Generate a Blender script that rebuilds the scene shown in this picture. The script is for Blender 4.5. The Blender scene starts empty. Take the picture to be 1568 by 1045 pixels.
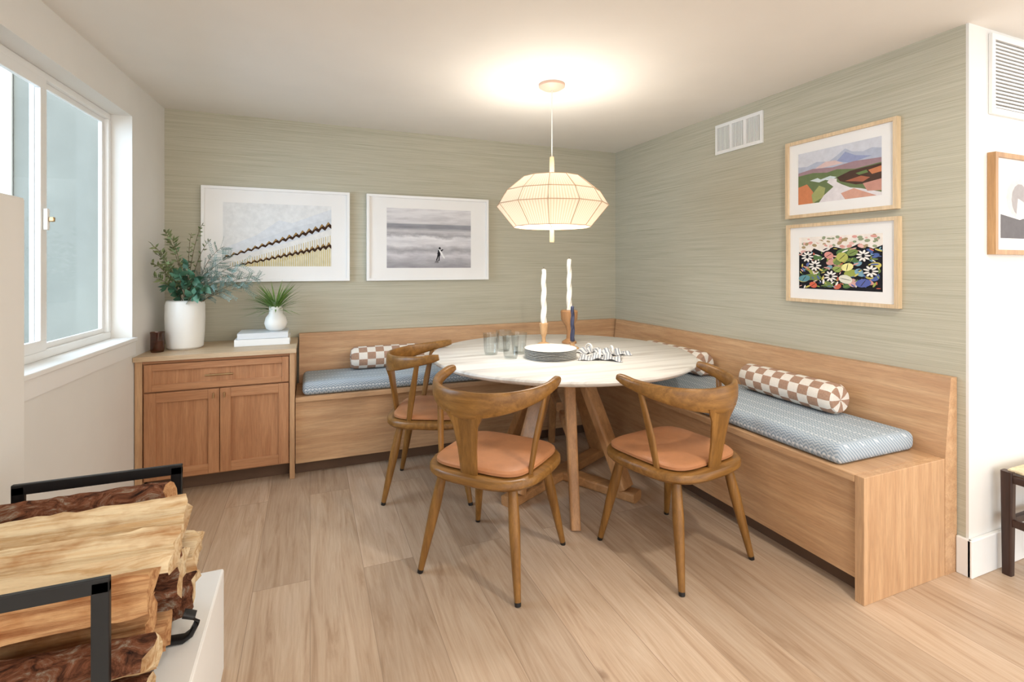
import bpy, bmesh, math, random
from mathutils import Vector, Matrix
R = random.Random(7)
sc = bpy.context.scene
try:
    sc.view_settings.view_transform = 'Standard'
except Exception: pass

def lin(c):
    def f(v):
        v/=255.0
        return v/12.92 if v<=.04045 else ((v+.055)/1.055)**2.4
    return (f(c[0]),f(c[1]),f(c[2]),1)

# ---------------------------------------------------------------- materials
def base(name, rough=.5, col=(200,200,200), metal=0, spec=.5):
    m=bpy.data.materials.new(name); m.use_nodes=True
    nt=m.node_tree; b=nt.nodes['Principled BSDF']
    b.inputs['Base Color'].default_value=lin(col)
    b.inputs['Roughness'].default_value=rough
    b.inputs['Metallic'].default_value=metal
    b.inputs['Specular IOR Level'].default_value=spec
    return m,nt,b
def N(nt,t,**k):
    n=nt.nodes.new(t)
    for a,v in k.items(): setattr(n,a,v)
    return n
def ramp(nt,stops):
    r=N(nt,'ShaderNodeValToRGB'); e=r.color_ramp.elements
    while len(e)<len(stops): e.new(.5)
    for i,(p,c) in enumerate(stops):
        e[i].position=p; e[i].color=lin(c) if len(c)==3 else c
    return r
def noise(nt,vec,scale,detail=4,rough=.6,dist=0):
    n=N(nt,'ShaderNodeTexNoise'); n.inputs['Scale'].default_value=scale
    n.inputs['Detail'].default_value=detail; n.inputs['Roughness'].default_value=rough
    n.inputs['Distortion'].default_value=dist
    nt.links.new(vec,n.inputs['Vector']); return n
def mapping(nt,scale=(1,1,1),rot=(0,0,0),coord='Object'):
    t=N(nt,'ShaderNodeTexCoord'); m=N(nt,'ShaderNodeMapping')
    m.inputs['Scale'].default_value=scale; m.inputs['Rotation'].default_value=rot
    nt.links.new(t.outputs[coord],m.inputs['Vector']); return m.outputs[0]
def bump(nt,b,src,strength=.1,dist=.01):
    bp=N(nt,'ShaderNodeBump'); bp.inputs['Strength'].default_value=strength
    bp.inputs['Distance'].default_value=dist
    nt.links.new(src,bp.inputs['Height']); nt.links.new(bp.outputs[0],b.inputs['Normal'])
def mix(nt,fac,a,b,mode='MIX'):
    m=N(nt,'ShaderNodeMix',data_type='RGBA',blend_type=mode)
    for inp,v in ((m.inputs[0],fac),(m.inputs[6],a),(m.inputs[7],b)):
        if hasattr(v,'is_linked') or hasattr(v,'links'): nt.links.new(v,inp)
        else: inp.default_value=v
    return m.outputs[2]
def math_(nt,op,a,b=None):
    m=N(nt,'ShaderNodeMath',operation=op)
    for i,v in enumerate((a,b)):
        if v is None: continue
        if isinstance(v,(int,float)): m.inputs[i].default_value=v
        else: nt.links.new(v,m.inputs[i])
    return m.outputs[0]

def plain(name,col,rough=.5,var=.04,scale=6,metal=0,spec=.5,bmp=0):
    m,nt,b=base(name,rough,col,metal,spec)
    v=mapping(nt); n=noise(nt,v,scale,3)
    c0=tuple(max(0,x*(1-var)) for x in col); c1=tuple(min(255,x*(1+var)) for x in col)
    r=ramp(nt,[(.3,c0),(.7,c1)]); nt.links.new(n.outputs[0],r.inputs[0])
    nt.links.new(r.outputs[0],b.inputs['Base Color'])
    if bmp: bump(nt,b,noise(nt,v,scale*12,3).outputs[0],bmp,.004)
    return m
def wood(name,dark,light,axis='x',rough=.42,s=1.0,spec=.4):
    m,nt,b=base(name,rough,light,0,spec)
    sc_={'x':(1.0,16,16),'y':(16,1.0,16),'z':(16,16,1.0)}[axis]
    v=mapping(nt,tuple(k*s for k in sc_))
    n=noise(nt,v,1.6,6,.6,.6)
    mid=tuple((a+c)/2 for a,c in zip(dark,light))
    r=ramp(nt,[(.28,dark),(.5,mid),(.72,light)]); nt.links.new(n.outputs[0],r.inputs[0])
    v2=mapping(nt,tuple(k*s*5 for k in sc_)); n2=noise(nt,v2,2.2,3,.7)
    r2=ramp(nt,[(.3,(205,205,205)),(.6,(255,255,255))]); nt.links.new(n2.outputs[0],r2.inputs[0])
    c=mix(nt,.5,r.outputs[0],r2.outputs[0],'MULTIPLY')
    nt.links.new(c,b.inputs['Base Color']); bump(nt,b,n2.outputs[0],.06,.002)
    return m

OAKD,OAKL=(182,140,102),(212,174,134)
M_oak={a:wood('oak_'+a,OAKD,OAKL,a) for a in 'xyz'}
M_cab={a:wood('cabinet_oak_'+a,(166,114,78),(196,146,106),a) for a in 'xyz'}
M_ctop=wood('pale_oak_top',(190,162,130),(214,190,158),'x')
M_chair={a:wood('chair_wood_'+a,(112,76,34),(156,112,56),a,.35,1.3) for a in 'xyz'}
M_tbase={a:wood('table_base_wood_'+a,(156,112,72),(194,146,98),a,.4) for a in 'xyz'}
M_maple=wood('maple_frame',(212,184,146),(230,206,170),'z')
M_leather=plain('tan_leather',(176,120,80),.5,.06,9,bmp=.15)
M_white=plain('white_paint',(232,231,228),.55,.01,3)
M_ceil=plain('ceiling_paint',(232,228,221),.8,.01,2)
M_wallw=plain('white_wall_paint',(226,224,219),.7,.012,2)
M_trim=plain('white_trim',(234,234,232),.4,.01,2)
M_frameW=plain('white_frame',(238,238,237),.35,.01,2)
M_matb=plain('mat_board',(238,237,235),.8,.01,2)
M_black=plain('black_metal',(18,18,20),.4,.1,20,spec=.5)
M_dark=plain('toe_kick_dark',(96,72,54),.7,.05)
M_brass=plain('aged_brass',(190,160,120),.3,.05,20,metal=1)
M_cer=plain('white_ceramic',(234,233,228),.35,.01,4)
M_candle=plain('ivory_wax',(238,234,226),.5,.02,5)
M_navy=plain('navy_wax',(50,54,78),.4,.1,30)
M_lwood=wood('light_turned_wood',(190,148,104),(214,176,132),'z')
M_dwood=wood('dark_walnut',(44,28,22),(74,50,40),'z')
M_pink=plain('canopy_blush',(206,176,158),.5,.02)

def grass():
    m,nt,b=base('grasscloth_wallpaper',.85,(180,176,150),0,.2)
    v=mapping(nt,(1.1,1.1,120)); n=noise(nt,v,1.5,5,.65,.4)
    r=ramp(nt,[(.22,(152,148,129)),(.34,(181,177,157)),(.5,(192,188,169)),(.72,(202,198,181))])
    nt.links.new(n.outputs[0],r.inputs[0])
    v2=mapping(nt,(2.5,2.5,420)); n2=noise(nt,v2,1.5,3,.6,.3)
    r2=ramp(nt,[(.3,(220,219,215)),(.6,(255,255,255))]); nt.links.new(n2.outputs[0],r2.inputs[0])
    c=mix(nt,.65,r.outputs[0],r2.outputs[0],'MULTIPLY')
    nt.links.new(c,b.inputs['Base Color']); bump(nt,b,n2.outputs[0],.25,.002)
    return m
M_grass=grass()

def floor_mat():
    m,nt,b=base('wide_plank_oak_floor',.40,(200,170,140),0,.4)
    v=mapping(nt,(1,1,1),(0,0,math.radians(90)))
    br=N(nt,'ShaderNodeTexBrick'); br.offset=.37; br.squash=1
    nt.links.new(v,br.inputs['Vector'])
    br.inputs['Color1'].default_value=(0,0,0,1); br.inputs['Color2'].default_value=(1,1,1,1)
    br.inputs['Mortar'].default_value=(.5,.5,.5,1)
    for k,x in (('Scale',1),('Mortar Size',.0012),('Mortar Smooth',.3),('Brick Width',2.2),('Row Height',.21),('Bias',0)):
        br.inputs[k].default_value=x
    r=ramp(nt,[(0,(180,158,136)),(.5,(195,173,150)),(1,(209,187,164))]); nt.links.new(br.outputs[0],r.inputs[0])
    t=N(nt,'ShaderNodeTexCoord'); sh=N(nt,'ShaderNodeVectorMath',operation='MULTIPLY_ADD')
    nt.links.new(br.outputs[0],sh.inputs[0]); sh.inputs[1].default_value=(7,13,5)
    nt.links.new(t.outputs['Object'],sh.inputs[2])
    mp=N(nt,'ShaderNodeMapping'); mp.inputs['Scale'].default_value=(10,.8,1); nt.links.new(sh.outputs[0],mp.inputs[0])
    n=noise(nt,mp.outputs[0],1.5,8,.64,2.0)
    r2=ramp(nt,[(.28,(200,182,166)),(.44,(236,228,220)),(.62,(255,255,255))]); nt.links.new(n.outputs[0],r2.inputs[0])
    c=mix(nt,.8,r.outputs[0],r2.outputs[0],'MULTIPLY')
    mp3=N(nt,'ShaderNodeMapping'); mp3.inputs['Scale'].default_value=(90,3.5,1); nt.links.new(sh.outputs[0],mp3.inputs[0])
    n3=noise(nt,mp3.outputs[0],1.5,3,.6,.2); r4=ramp(nt,[(.3,(224,217,210)),(.6,(255,255,255))]); nt.links.new(n3.outputs[0],r4.inputs[0])
    c=mix(nt,.45,c,r4.outputs[0],'MULTIPLY')
    mp2=N(nt,'ShaderNodeMapping'); mp2.inputs['Scale'].default_value=(2.1,1.3,1); nt.links.new(sh.outputs[0],mp2.inputs[0])
    vo=N(nt,'ShaderNodeTexVoronoi'); vo.inputs['Scale'].default_value=1.7; nt.links.new(mp2.outputs[0],vo.inputs['Vector'])
    nz=noise(nt,t.outputs['Object'],40,2)
    d=math_(nt,'ADD',vo.outputs['Distance'],math_(nt,'MULTIPLY',nz.outputs[0],.04))
    r3=ramp(nt,[(.045,(86,64,50)),(.07,(160,136,118)),(.12,(255,255,255))]); nt.links.new(d,r3.inputs[0])
    c=mix(nt,.8,c,r3.outputs[0],'MULTIPLY')
    c=mix(nt,math_(nt,'MULTIPLY',br.outputs['Fac'],.65),c,lin((122,100,82)))
    nt.links.new(c,b.inputs['Base Color']); bump(nt,b,n.outputs[0],.05,.003)
    return m
M_floor=floor_mat()

def marble():
    m,nt,b=base('white_washed_stone_top',.3,(236,230,220))
    v=mapping(nt,(.9,12,1),(0,0,math.radians(20))); n=noise(nt,v,1.1,6,.6,.6)
    r=ramp(nt,[(.3,(184,178,170)),(.42,(210,207,201)),(.52,(226,224,219)),(.8,(232,230,226))]); nt.links.new(n.outputs[0],r.inputs[0])
    nt.links.new(r.outputs[0],b.inputs['Base Color']); return m
M_marble=marble()

def chevron(ax):
    m,nt,b=base('blue_woven_fabric_'+ax,.9,(130,155,172),0,.1)
    t=N(nt,'ShaderNodeTexCoord'); s=N(nt,'ShaderNodeSeparateXYZ'); nt.links.new(t.outputs['Object'],s.inputs[0])
    A,B=(s.outputs[0],s.outputs[1]) if ax=='x' else (s.outputs[1],s.outputs[0])
    B=math_(nt,'ADD',B,math_(nt,'MULTIPLY',s.outputs[2],1.0))
    pp=math_(nt,'PINGPONG',math_(nt,'MULTIPLY',A,60),.8)
    fr=math_(nt,'FRACT',math_(nt,'ADD',math_(nt,'MULTIPLY',B,60),pp))
    st=math_(nt,'GREATER_THAN',fr,.5)
    row=math_(nt,'LESS_THAN',math_(nt,'FRACT',math_(nt,'MULTIPLY',B,11)),.09)
    d=math_(nt,'GREATER_THAN',math_(nt,'FRACT',math_(nt,'MULTIPLY',A,50)),.45)
    f=math_(nt,'MAXIMUM',math_(nt,'MULTIPLY',st,.5),math_(nt,'MULTIPLY',row,d))
    c=mix(nt,f,lin((142,158,172)),lin((212,218,222)))
    nt.links.new(c,b.inputs['Base Color']); bump(nt,b,f,.2,.002); return m
M_fab={'x':chevron('x'),'y':chevron('y')}

def bolster_mat():
    m,nt,b=base('checked_bolster_fabric',.9,(170,130,105),0,.1)
    t=N(nt,'ShaderNodeTexCoord'); s=N(nt,'ShaderNodeSeparateXYZ'); nt.links.new(t.outputs['Object'],s.inputs[0])
    ang=math_(nt,'ARCTAN2',s.outputs[2],s.outputs[1])
    a=math_(nt,'FLOOR',math_(nt,'MULTIPLY',math_(nt,'ADD',ang,math.pi),10/(2*math.pi)))
    c=math_(nt,'FLOOR',math_(nt,'MULTIPLY',math_(nt,'ADD',s.outputs[0],2),18))
    ck=math_(nt,'MODULO',math_(nt,'ADD',a,c),2)
    nz=noise(nt,t.outputs['Object'],140,2)
    cc=mix(nt,ck,lin((170,138,118)),lin((228,222,213)))
    cc=mix(nt,.3,cc,nz.outputs[0],'OVERLAY')
    nt.links.new(cc,b.inputs['Base Color']); bump(nt,b,nz.outputs[0],.3,.003); return m
M_bol=bolster_mat()

def bark():
    m,nt,b=base('log_bark',.9,(110,75,55),0,.1)
    v=mapping(nt,(10,15,15)); n=noise(nt,v,1.7,8,.72,1.4)
    r=ramp(nt,[(.32,(52,38,32)),(.42,(110,70,52)),(.5,(150,96,70)),(.56,(162,120,96)),(.62,(190,172,152))])
    nt.links.new(n.outputs[0],r.inputs[0]); nt.links.new(r.outputs[0],b.inputs['Base Color'])
    bump(nt,b,n.outputs[0],1,.03); return m
M_bark=bark()
def splitwood(name,d,l):
    m,nt,b=base(name,.85,l,0,.1)
    v=mapping(nt,(1.6,30,30)); n=noise(nt,v,1.6,7,.65,.8)
    r=ramp(nt,[(.25,tuple(x*.82 for x in d)),(.4,d),(.55,l),(.8,tuple(min(255,x*1.04) for x in l))]); nt.links.new(n.outputs[0],r.inputs[0])
    v2=mapping(nt,(5,9,9)); n2=noise(nt,v2,1.5,4,.6); r2=ramp(nt,[(.35,(200,166,136)),(.55,(255,255,255))]); nt.links.new(n2.outputs[0],r2.inputs[0])
    c=mix(nt,.8,r.outputs[0],r2.outputs[0],'MULTIPLY'); nt.links.new(c,b.inputs['Base Color']); bump(nt,b,n.outputs[0],.8,.01); return m
M_split=splitwood('split_log_wood',(206,172,128),(230,210,174)); M_split2=splitwood('split_log_wood_tan',(176,126,86),(210,166,120))

def shade_mat():
    m=bpy.data.materials.new('pleated_linen_shade'); m.use_nodes=True; nt=m.node_tree; nt.nodes.clear()
    o=N(nt,'ShaderNodeOutputMaterial'); d=N(nt,'ShaderNodeBsdfDiffuse'); t=N(nt,'ShaderNodeBsdfTranslucent'); mx=N(nt,'ShaderNodeMixShader')
    tc=N(nt,'ShaderNodeTexCoord'); s=N(nt,'ShaderNodeSeparateXYZ'); nt.links.new(tc.outputs['Object'],s.inputs[0])
    ang=math_(nt,'ARCTAN2',s.outputs[1],s.outputs[0])
    f=math_(nt,'SINE',math_(nt,'MULTIPLY',ang,120))
    g=math_(nt,'MULTIPLY',f,.5); g=math_(nt,'ADD',g,.5)
    r=ramp(nt,[(0,(214,198,178)),(1,(238,226,210))]); nt.links.new(g,r.inputs[0])
    nt.links.new(r.outputs[0],d.inputs[0])
    r5=ramp(nt,[(0,(104,94,81)),(1,(120,110,97))]); nt.links.new(g,r5.inputs[0]); nt.links.new(r5.outputs[0],t.inputs[0])
    mx.inputs[0].default_value=.42
    nt.links.new(d.outputs[0],mx.inputs[1]); nt.links.new(t.outputs[0],mx.inputs[2]); nt.links.new(mx.outputs[0],o.inputs[0])
    return m
M_shade=shade_mat()
def glass(name,tint=(255,255,255),g=.1,k=.45):
    m=bpy.data.materials.new(name); m.use_nodes=True; nt=m.node_tree; nt.nodes.clear()
    o=N(nt,'ShaderNodeOutputMaterial'); t=N(nt,'ShaderNodeBsdfTransparent'); t.inputs[0].default_value=lin(tint)
    gl=N(nt,'ShaderNodeBsdfGlossy'); gl.inputs['Roughness'].default_value=.03
    lw=N(nt,'ShaderNodeLayerWeight'); lw.inputs[0].default_value=.25
    mx=N(nt,'ShaderNodeMixShader'); nt.links.new(math_(nt,'ADD',math_(nt,'MULTIPLY',math_(nt,'POWER',lw.outputs['Facing'],2.0),k),g),mx.inputs[0])
    nt.links.new(t.outputs[0],mx.inputs[1]); nt.links.new(gl.outputs[0],mx.inputs[2]); nt.links.new(mx.outputs[0],o.inputs[0]); return m
M_glass=glass('drinking_glass',(247,249,249),.05,.7); M_pane=glass('window_glass',(250,252,252),.01,.12); M_amber=glass('amber_glass',(196,150,104),.08)

# ---------------------------------------------------------------- geometry helpers
def obj(name,verts,faces,mat,parent=None,smooth=False,recalc=True,mats=None,mi=None):
    me=bpy.data.meshes.new(name); me.from_pydata([tuple(v) for v in verts],[],faces)
    if mats:
        for q in mats: me.materials.append(q)
        for p,i in zip(me.polygons,mi): p.material_index=i
    else: me.materials.append(mat)
    if recalc:
        bm=bmesh.new(); bm.from_mesh(me); bmesh.ops.recalc_face_normals(bm,faces=bm.faces); bm.to_mesh(me); bm.free()
    if smooth:
        for p in me.polygons: p.use_smooth=True
        try: me.set_sharp_from_angle(angle=math.radians(40))
        except Exception: pass
    o=bpy.data.objects.new(name,me); sc.collection.objects.link(o)
    if parent: o.parent=parent
    return o
def empty(name,loc=(0,0,0),rz=0):
    e=bpy.data.objects.new(name,None); e.location=loc; e.rotation_euler=(0,0,rz); e.empty_display_size=.1
    sc.collection.objects.link(e); return e
def box(name,lo,hi,mat,parent=None,bev=.003,seg=2,smooth=None):
    bm=bmesh.new(); bmesh.ops.create_cube(bm,size=1)
    for v in bm.verts:
        v.co=Vector([(lo[i]+hi[i])/2+v.co[i]*(hi[i]-lo[i]) for i in range(3)])
    if bev>0:
        bev=min(bev,.45*min(abs(hi[i]-lo[i]) for i in range(3)))
        bmesh.ops.bevel(bm,geom=list(bm.edges),offset=bev,segments=seg,affect='EDGES',profile=.5)
    me=bpy.data.meshes.new(name); bm.to_mesh(me); bm.free(); me.materials.append(mat)
    if smooth or seg>2:
        for p in me.polygons: p.use_smooth=True
    o=bpy.data.objects.new(name,me); sc.collection.objects.link(o)
    if parent: o.parent=parent
    return o
def prism(name,poly,axis,a,b,mat,parent=None):
    def P(p,t):
        if axis=='x': return (t,p[0],p[1])
        if axis=='y': return (p[0],t,p[1])
        return (p[0],p[1],t)
    n=len(poly); v=[P(p,a) for p in poly]+[P(p,b) for p in poly]
    f=[list(range(n)),list(range(n,2*n))]+[[i,(i+1)%n,n+(i+1)%n,n+i] for i in range(n)]
    return obj(name,v,f,mat,parent)
def lathe(name,prof,c,mat,parent=None,n=40,smooth=True,closed=False):
    v=[];f=[]
    for r,z in prof:
        for i in range(n):
            a=2*math.pi*i/n; v.append((c[0]+r*math.cos(a),c[1]+r*math.sin(a),c[2]+z))
    m=len(prof)
    for j in range(m-1):
        for i in range(n):
            f.append([j*n+i,j*n+(i+1)%n,(j+1)*n+(i+1)%n,(j+1)*n+i])
    if not closed:
        if prof[0][0]>0: f.append(list(range(n)))
        if prof[-1][0]>0: f.append([(m-1)*n+i for i in range(n)])
    o=obj(name,v,f,mat,parent,smooth)
    return o
def sweep(name,path,secs,mat,parent=None,up=(0,0,1),n=14,sq=1.0,smooth=True):
    path=[Vector(p) for p in path]; up=Vector(up); v=[];f=[]
    if isinstance(secs,tuple): secs=[secs]*len(path)
    for k,p in enumerate(path):
        t=(path[min(k+1,len(path)-1)]-path[max(k-1,0)]).normalized()
        s=t.cross(up)
        if s.length<1e-4: s=t.cross(Vector((1,0,0)))
        s.normalize(); u=s.cross(t).normalized(); w,h=secs[k]
        for i in range(n):
            a=2*math.pi*(i+.5)/n; c,d=math.cos(a),math.sin(a)
            c=math.copysign(abs(c)**sq,c); d=math.copysign(abs(d)**sq,d)
            v.append(p+s*(w*c)+u*(h*d))
    for k in range(len(path)-1):
        for i in range(n): f.append([k*n+i,k*n+(i+1)%n,(k+1)*n+(i+1)%n,(k+1)*n+i])
    f.append(list(range(n))); f.append([(len(path)-1)*n+i for i in range(n)])
    return obj(name,v,f,mat,parent,smooth)
def supel(name,a,b,ex,rings,mat,parent=None,c=(0,0),n=48,yshape=None):
    v=[];f=[]
    for ins,z in rings:
        for i in range(n):
            t=2*math.pi*i/n; x=math.copysign(abs(math.cos(t))**(2/ex),math.cos(t)); y=math.copysign(abs(math.sin(t))**(2/ex),math.sin(t))
            X=(a-ins)*x; Y=(b-ins)*y
            if yshape: X*=yshape(Y/b)
            v.append((c[0]+X,c[1]+Y,z))
    m=len(rings)
    for j in range(m-1):
        for i in range(n): f.append([j*n+i,j*n+(i+1)%n,(j+1)*n+(i+1)%n,(j+1)*n+i])
    f.append(list(range(n))); f.append([(m-1)*n+i for i in range(n)])
    return obj(name,v,f,mat,parent,True)
def bez(p0,p1,p2,n=10):
    p0,p1,p2=map(Vector,(p0,p1,p2)); return [p0*(1-t)**2+p1*2*t*(1-t)+p2*t*t for t in [i/(n-1) for i in range(n)]]

H=2.286; XR=2.52; YB=3.78; YE=1.205; CX,CY=-.86,3.78
TH=math.radians(-93.49)
# ---------------------------------------------------------------- room
box('floor',(-1.6,-3.2,-.05),(5,YB+.1,0),M_floor,bev=0)
box('ceiling',(-1.25,-3.2,H),(5,YB+.1,H+.08),M_ceil,bev=0)
box('wall_back',(-1.0,YB,0),(XR+.1,YB+.1,H),M_grass,bev=0)
box('wall_right',(XR,YE+.01,0),(XR+.08,YB,H),M_grass,bev=0)
wh=empty('wall_hall')
box('face',(XR+.08,YE,0),(5,YE+.1,H),M_wallw,wh,0)
box('return',(XR,YE,0),(XR+.08,YE+.01,H),M_wallw,wh,0)
wl=empty('wall_left',(CX,CY,0),TH)
s0,s1,wz0,wz1=.511,1.70,.895,2.09
box('pier_far',(-.05,-.14,0),(s0,0,H),M_wallw,wl,0)
box('below_window',(s0,-.14,0),(s1,0,wz0-.02),M_wallw,wl,0)
box('above_window',(s0,-.14,wz1),(s1,0,H),M_wallw,wl,0)
box('pier_near',(s1,-.14,0),(6.8,0,H),M_wallw,wl,0)
w=empty('window_1',(CX,CY,0),TH)
box('sill',(s0-.015,-.13,wz0-.022),(s1,.022,wz0),M_trim,w,.004)
y0,y1=-.135,-.095
sm=1.156
box('frame_top',(s0,y0,wz1-.03),(s1,y1,wz1),M_trim,w)
box('frame_bottom',(s0,y0,wz0),(s1,y1,wz0+.035),M_trim,w)
box('frame_right',(s0,y0,wz0+.035),(s0+.028,y1,wz1-.03),M_trim,w)
box('frame_left',(s1-.028,y0,wz0+.035),(s1,y1,wz1-.03),M_trim,w)
def sash(nm,a,b,ya,yb,t=.035):
    z0,z1=wz0+.035,wz1-.03
    box(nm+'_bot',(a,ya,z0),(b,yb,z0+t),M_trim,w,.002); box(nm+'_top',(a,ya,z1-t),(b,yb,z1),M_trim,w,.002)
    box(nm+'_s1',(a,ya,z0+t),(a+t,yb,z1-t),M_trim,w,.002); box(nm+'_s2',(b-t,ya,z0+t),(b,yb,z1-t),M_trim,w,.002)
    box(nm+'_glass',(a+t,(ya+yb)/2-.002,z0+t),(b-t,(ya+yb)/2+.002,z1-t),M_pane,w,0)
sash('fixed_sash',s0+.028,sm+.01,-.132,-.115,.024)
sash('sliding_sash',sm-.035,s1-.028,-.113,-.093,.045)
box('latch',(sm-.02,-.092,1.43),(sm+.0,-.075,1.52),M_trim,w,.004)
box('latch_knob',(sm-.018,-.075,1.465),(sm-.004,-.055,1.485),M_brass,w,.004)
box('trim_1',(0,0,0),(1,1,1),M_trim,None,0); o=bpy.data.objects['trim_1']
o.data.transform(Matrix.Diagonal((s1-s0+.03,.012,.07,1))); o.data.transform(Matrix.Translation((s0-.015,0,wz0-.094)))
o.location=(CX,CY,0); o.rotation_euler=(0,0,TH)

bb=empty('baseboard_right'); box('board',(XR-.016,1.19,0),(XR,1.243,.155),M_trim,bb,.004)
box('baseboard_hall',(XR-.016,1.187,0),(5,YE,.155),M_trim,None,.004)
M_ext=plain('neighbour_wall_grey',(130,132,126),.9,.08,1.2,bmp=.3)
M_ext2=plain('neighbour_wall_stucco',(150,152,130),.9,.05,3,bmp=.4)
box('exterior_wall',(-1.95,4.6,-.3),(-1.0,6.2,3.4),M_ext,None,.01)
box('exterior_wall',(-5,5.7,-.3),(-1.96,5.9,3.4),M_ext2,None,.01)
box('exterior_ground',(-6,-3,-.4),(-1.62,7,-.3),plain('concrete',(130,128,122),.9),None,0)
box('exterior_wall_post',(-2.02,4.58,-.3),(-1.955,4.66,3.4),M_trim,None,.01)

# ---------------------------------------------------------------- banquette
BX=1.93; BY=1.245; BF=3.30; SZ=.483
be=empty('banquette_bench')
box('end_panel',(BX,BY,0),(2.434,BY+.035,SZ),M_oak['z'],be,.002)
box('seat_lid_right',(BX,BY+.036,SZ-.03),(2.434,2.25,SZ),M_oak['y'],be,.002)
box('seat_lid_right_far',(BX,2.254,SZ-.03),(2.434,BF-.016,SZ),M_oak['y'],be,.002)
box('front_right',(BX+.022,BY+.035,.075),(BX+.042,BF+.02,SZ-.031),M_oak['y'],be,.002)
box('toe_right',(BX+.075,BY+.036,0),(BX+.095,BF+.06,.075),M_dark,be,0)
prism('backrest_right',[(2.434,0.0),(2.516,0.0),(2.516,.815),(2.474,.815),(2.434,SZ)],'y',BY-.001,BF+.4,M_oak['y'],be)
box('seat_lid_back',(-.083,BF-.014,SZ-.03),(2.434,3.70,SZ),M_oak['x'],be,.002)
box('front_back',(-.083,BF+.01,.075),(BX+.03,BF+.03,SZ-.031),M_oak['x'],be,.002)
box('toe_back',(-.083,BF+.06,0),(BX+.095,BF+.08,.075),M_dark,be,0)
prism('backrest_back',[(3.694,.05),(3.776,.05),(3.776,.815),(3.734,.815),(3.694,SZ)],'x',-.07,2.50,M_oak['x'],be)

# ---------------------------------------------------------------- cabinet
cb=empty('sideboard_cabinet'); F=3.30; CT=.785
box('carcass',(-.85,F,.09),(-.115,3.77,CT-.026),M_cab['x'],cb,0)
box('side_panel',(-.114,F-.022,0),(-.086,3.77,CT-.026),M_oak['z'],cb,.002)
box('filler',(-.886,F-.012,.0),(-.851,F+.03,CT-.026),M_oak['z'],cb,.002)
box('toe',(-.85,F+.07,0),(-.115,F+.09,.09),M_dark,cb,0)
prism('counter_top',[(-.8885,F-.035),(-.078,F-.035),(-.078,3.775),(-.862,3.775)],'z',CT-.026,CT,M_ctop,cb)
box('rail_top',(-.85,F-.012,.742),(-.115,F,CT-.027),M_cab['x'],cb,.001)
def shaker(nm,x0,x1,z0,z1,t=.05):
    y0,y1=F-.021,F-.001
    box(nm+'_stile_l',(x0,y0,z0),(x0+t,y1,z1),M_cab['z'],cb,.002); box(nm+'_stile_r',(x1-t,y0,z0),(x1,y1,z1),M_cab['z'],cb,.002)
    box(nm+'_rail_b',(x0+t,y0,z0),(x1-t,y1,z0+t),M_cab['x'],cb,.002); box(nm+'_rail_t',(x0+t,y0,z1-t),(x1-t,y1,z1),M_cab['x'],cb,.002)
    box(nm+'_panel',(x0+t,y0+.012,z0+t),(x1-t,y1,z1-t),M_cab['z'],cb,0)
shaker('drawer',-.842,-.12,.588,.738,.036)
shaker('door_left',-.842,-.483,.10,.580,.055); shaker('door_right',-.479,-.12,.10,.580,.055)
sweep('drawer_pull',[(-.55,F-.045,.664),(-.41,F-.045,.664)],(.006,.006),M_brass,cb)
for x in (-.53,-.43): sweep('pull_post',[(x,F-.045,.664),(x,F-.012,.664)],(.004,.004),M_brass,cb)
for x in (-.508,-.454):
    sweep('door_knob',[(x,F-.021,.545),(x,F-.035,.545)],(.004,.004),M_brass,cb); sweep('knob_bar',[(x,F-.04,.53),(x,F-.04,.56)],(.005,.005),M_brass,cb)

# ---------------------------------------------------------------- cushions
def cushion(name,lo,hi,mat):
    o=box(name,lo,hi,mat,None,.032,5)
    return o
cushion('bench_cushion',(1.945,1.345,SZ+.001),(2.425,BF-.03,SZ+.085),M_fab['y'])
cushion('bench_cushion',(-.045,BF+.0,SZ+.001),(1.93,3.685,SZ+.085),M_fab['x'])
def bolster(x,y,L,r,rz):
    n=28;prof=[(-L/2,.0),(-L/2-.004,r*.35),(-L/2+.0,r*.8),(-L/2+.02,r),(-L/2+.1,r*1.02),(0,r*1.03),(L/2-.1,r*1.02),(L/2-.02,r),(L/2,r*.8),(L/2+.004,r*.35),(L/2,0)]
    v=[];f=[]
    for xx,q in prof:
        q=max(q,.002)
        for i in range(n): a=2*math.pi*i/n; v.append((xx,q*math.cos(a),q*math.sin(a)))
    for j in range(len(prof)-1):
        for i in range(n): f.append([j*n+i,j*n+(i+1)%n,(j+1)*n+(i+1)%n,(j+1)*n+i])
    o=obj('bolster_pillow',v,f,M_bol,None,True); o.location=(x,y,SZ+.0855+r*1.031); o.rotation_euler=(0,0,rz)
bolster(2.345,1.90,.57,.073,math.radians(88))
bolster(2.352,2.80,.60,.077,math.radians(90))
bolster(.53,3.6,.54,.075,math.radians(0))

# ---------------------------------------------------------------- table
TX,TY=1.412,2.70
tb=empty('round_dining_table',(TX,TY,0))
lathe('table_top',[(.0,.722),(.72,.722),(.757,.728),(.775,.738),(.780,.748),(.777,.756),(.770,.76),(0,.76)],(0,0,0),M_marble,tb,96)
lathe('sub_top',[(0,.700),(.30,.700),(.30,.7215),(0,.7215)],(0,0,0),M_tbase['x'],tb,48,False)
def pol(r,deg,z): a=math.radians(deg); return (r*math.cos(a),r*math.sin(a),z)
for k,dg in enumerate((208,298,28,118)):
    a=math.radians(dg)
    sweep('floor_beam_%d'%k,[pol(.0 if k%2 else .03,dg,.028),pol(.5,dg,.028)],(.045,.028),M_tbase['x'],tb,sq=.35,smooth=False,n=16)
    sweep('slanted_leg_%d'%k,[pol(.43,dg,.056),pol(.13,dg,.70)],(.055,.026),M_tbase['z'],tb,up=(math.cos(a),math.sin(a),0),sq=.35,n=16,smooth=False)
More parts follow.
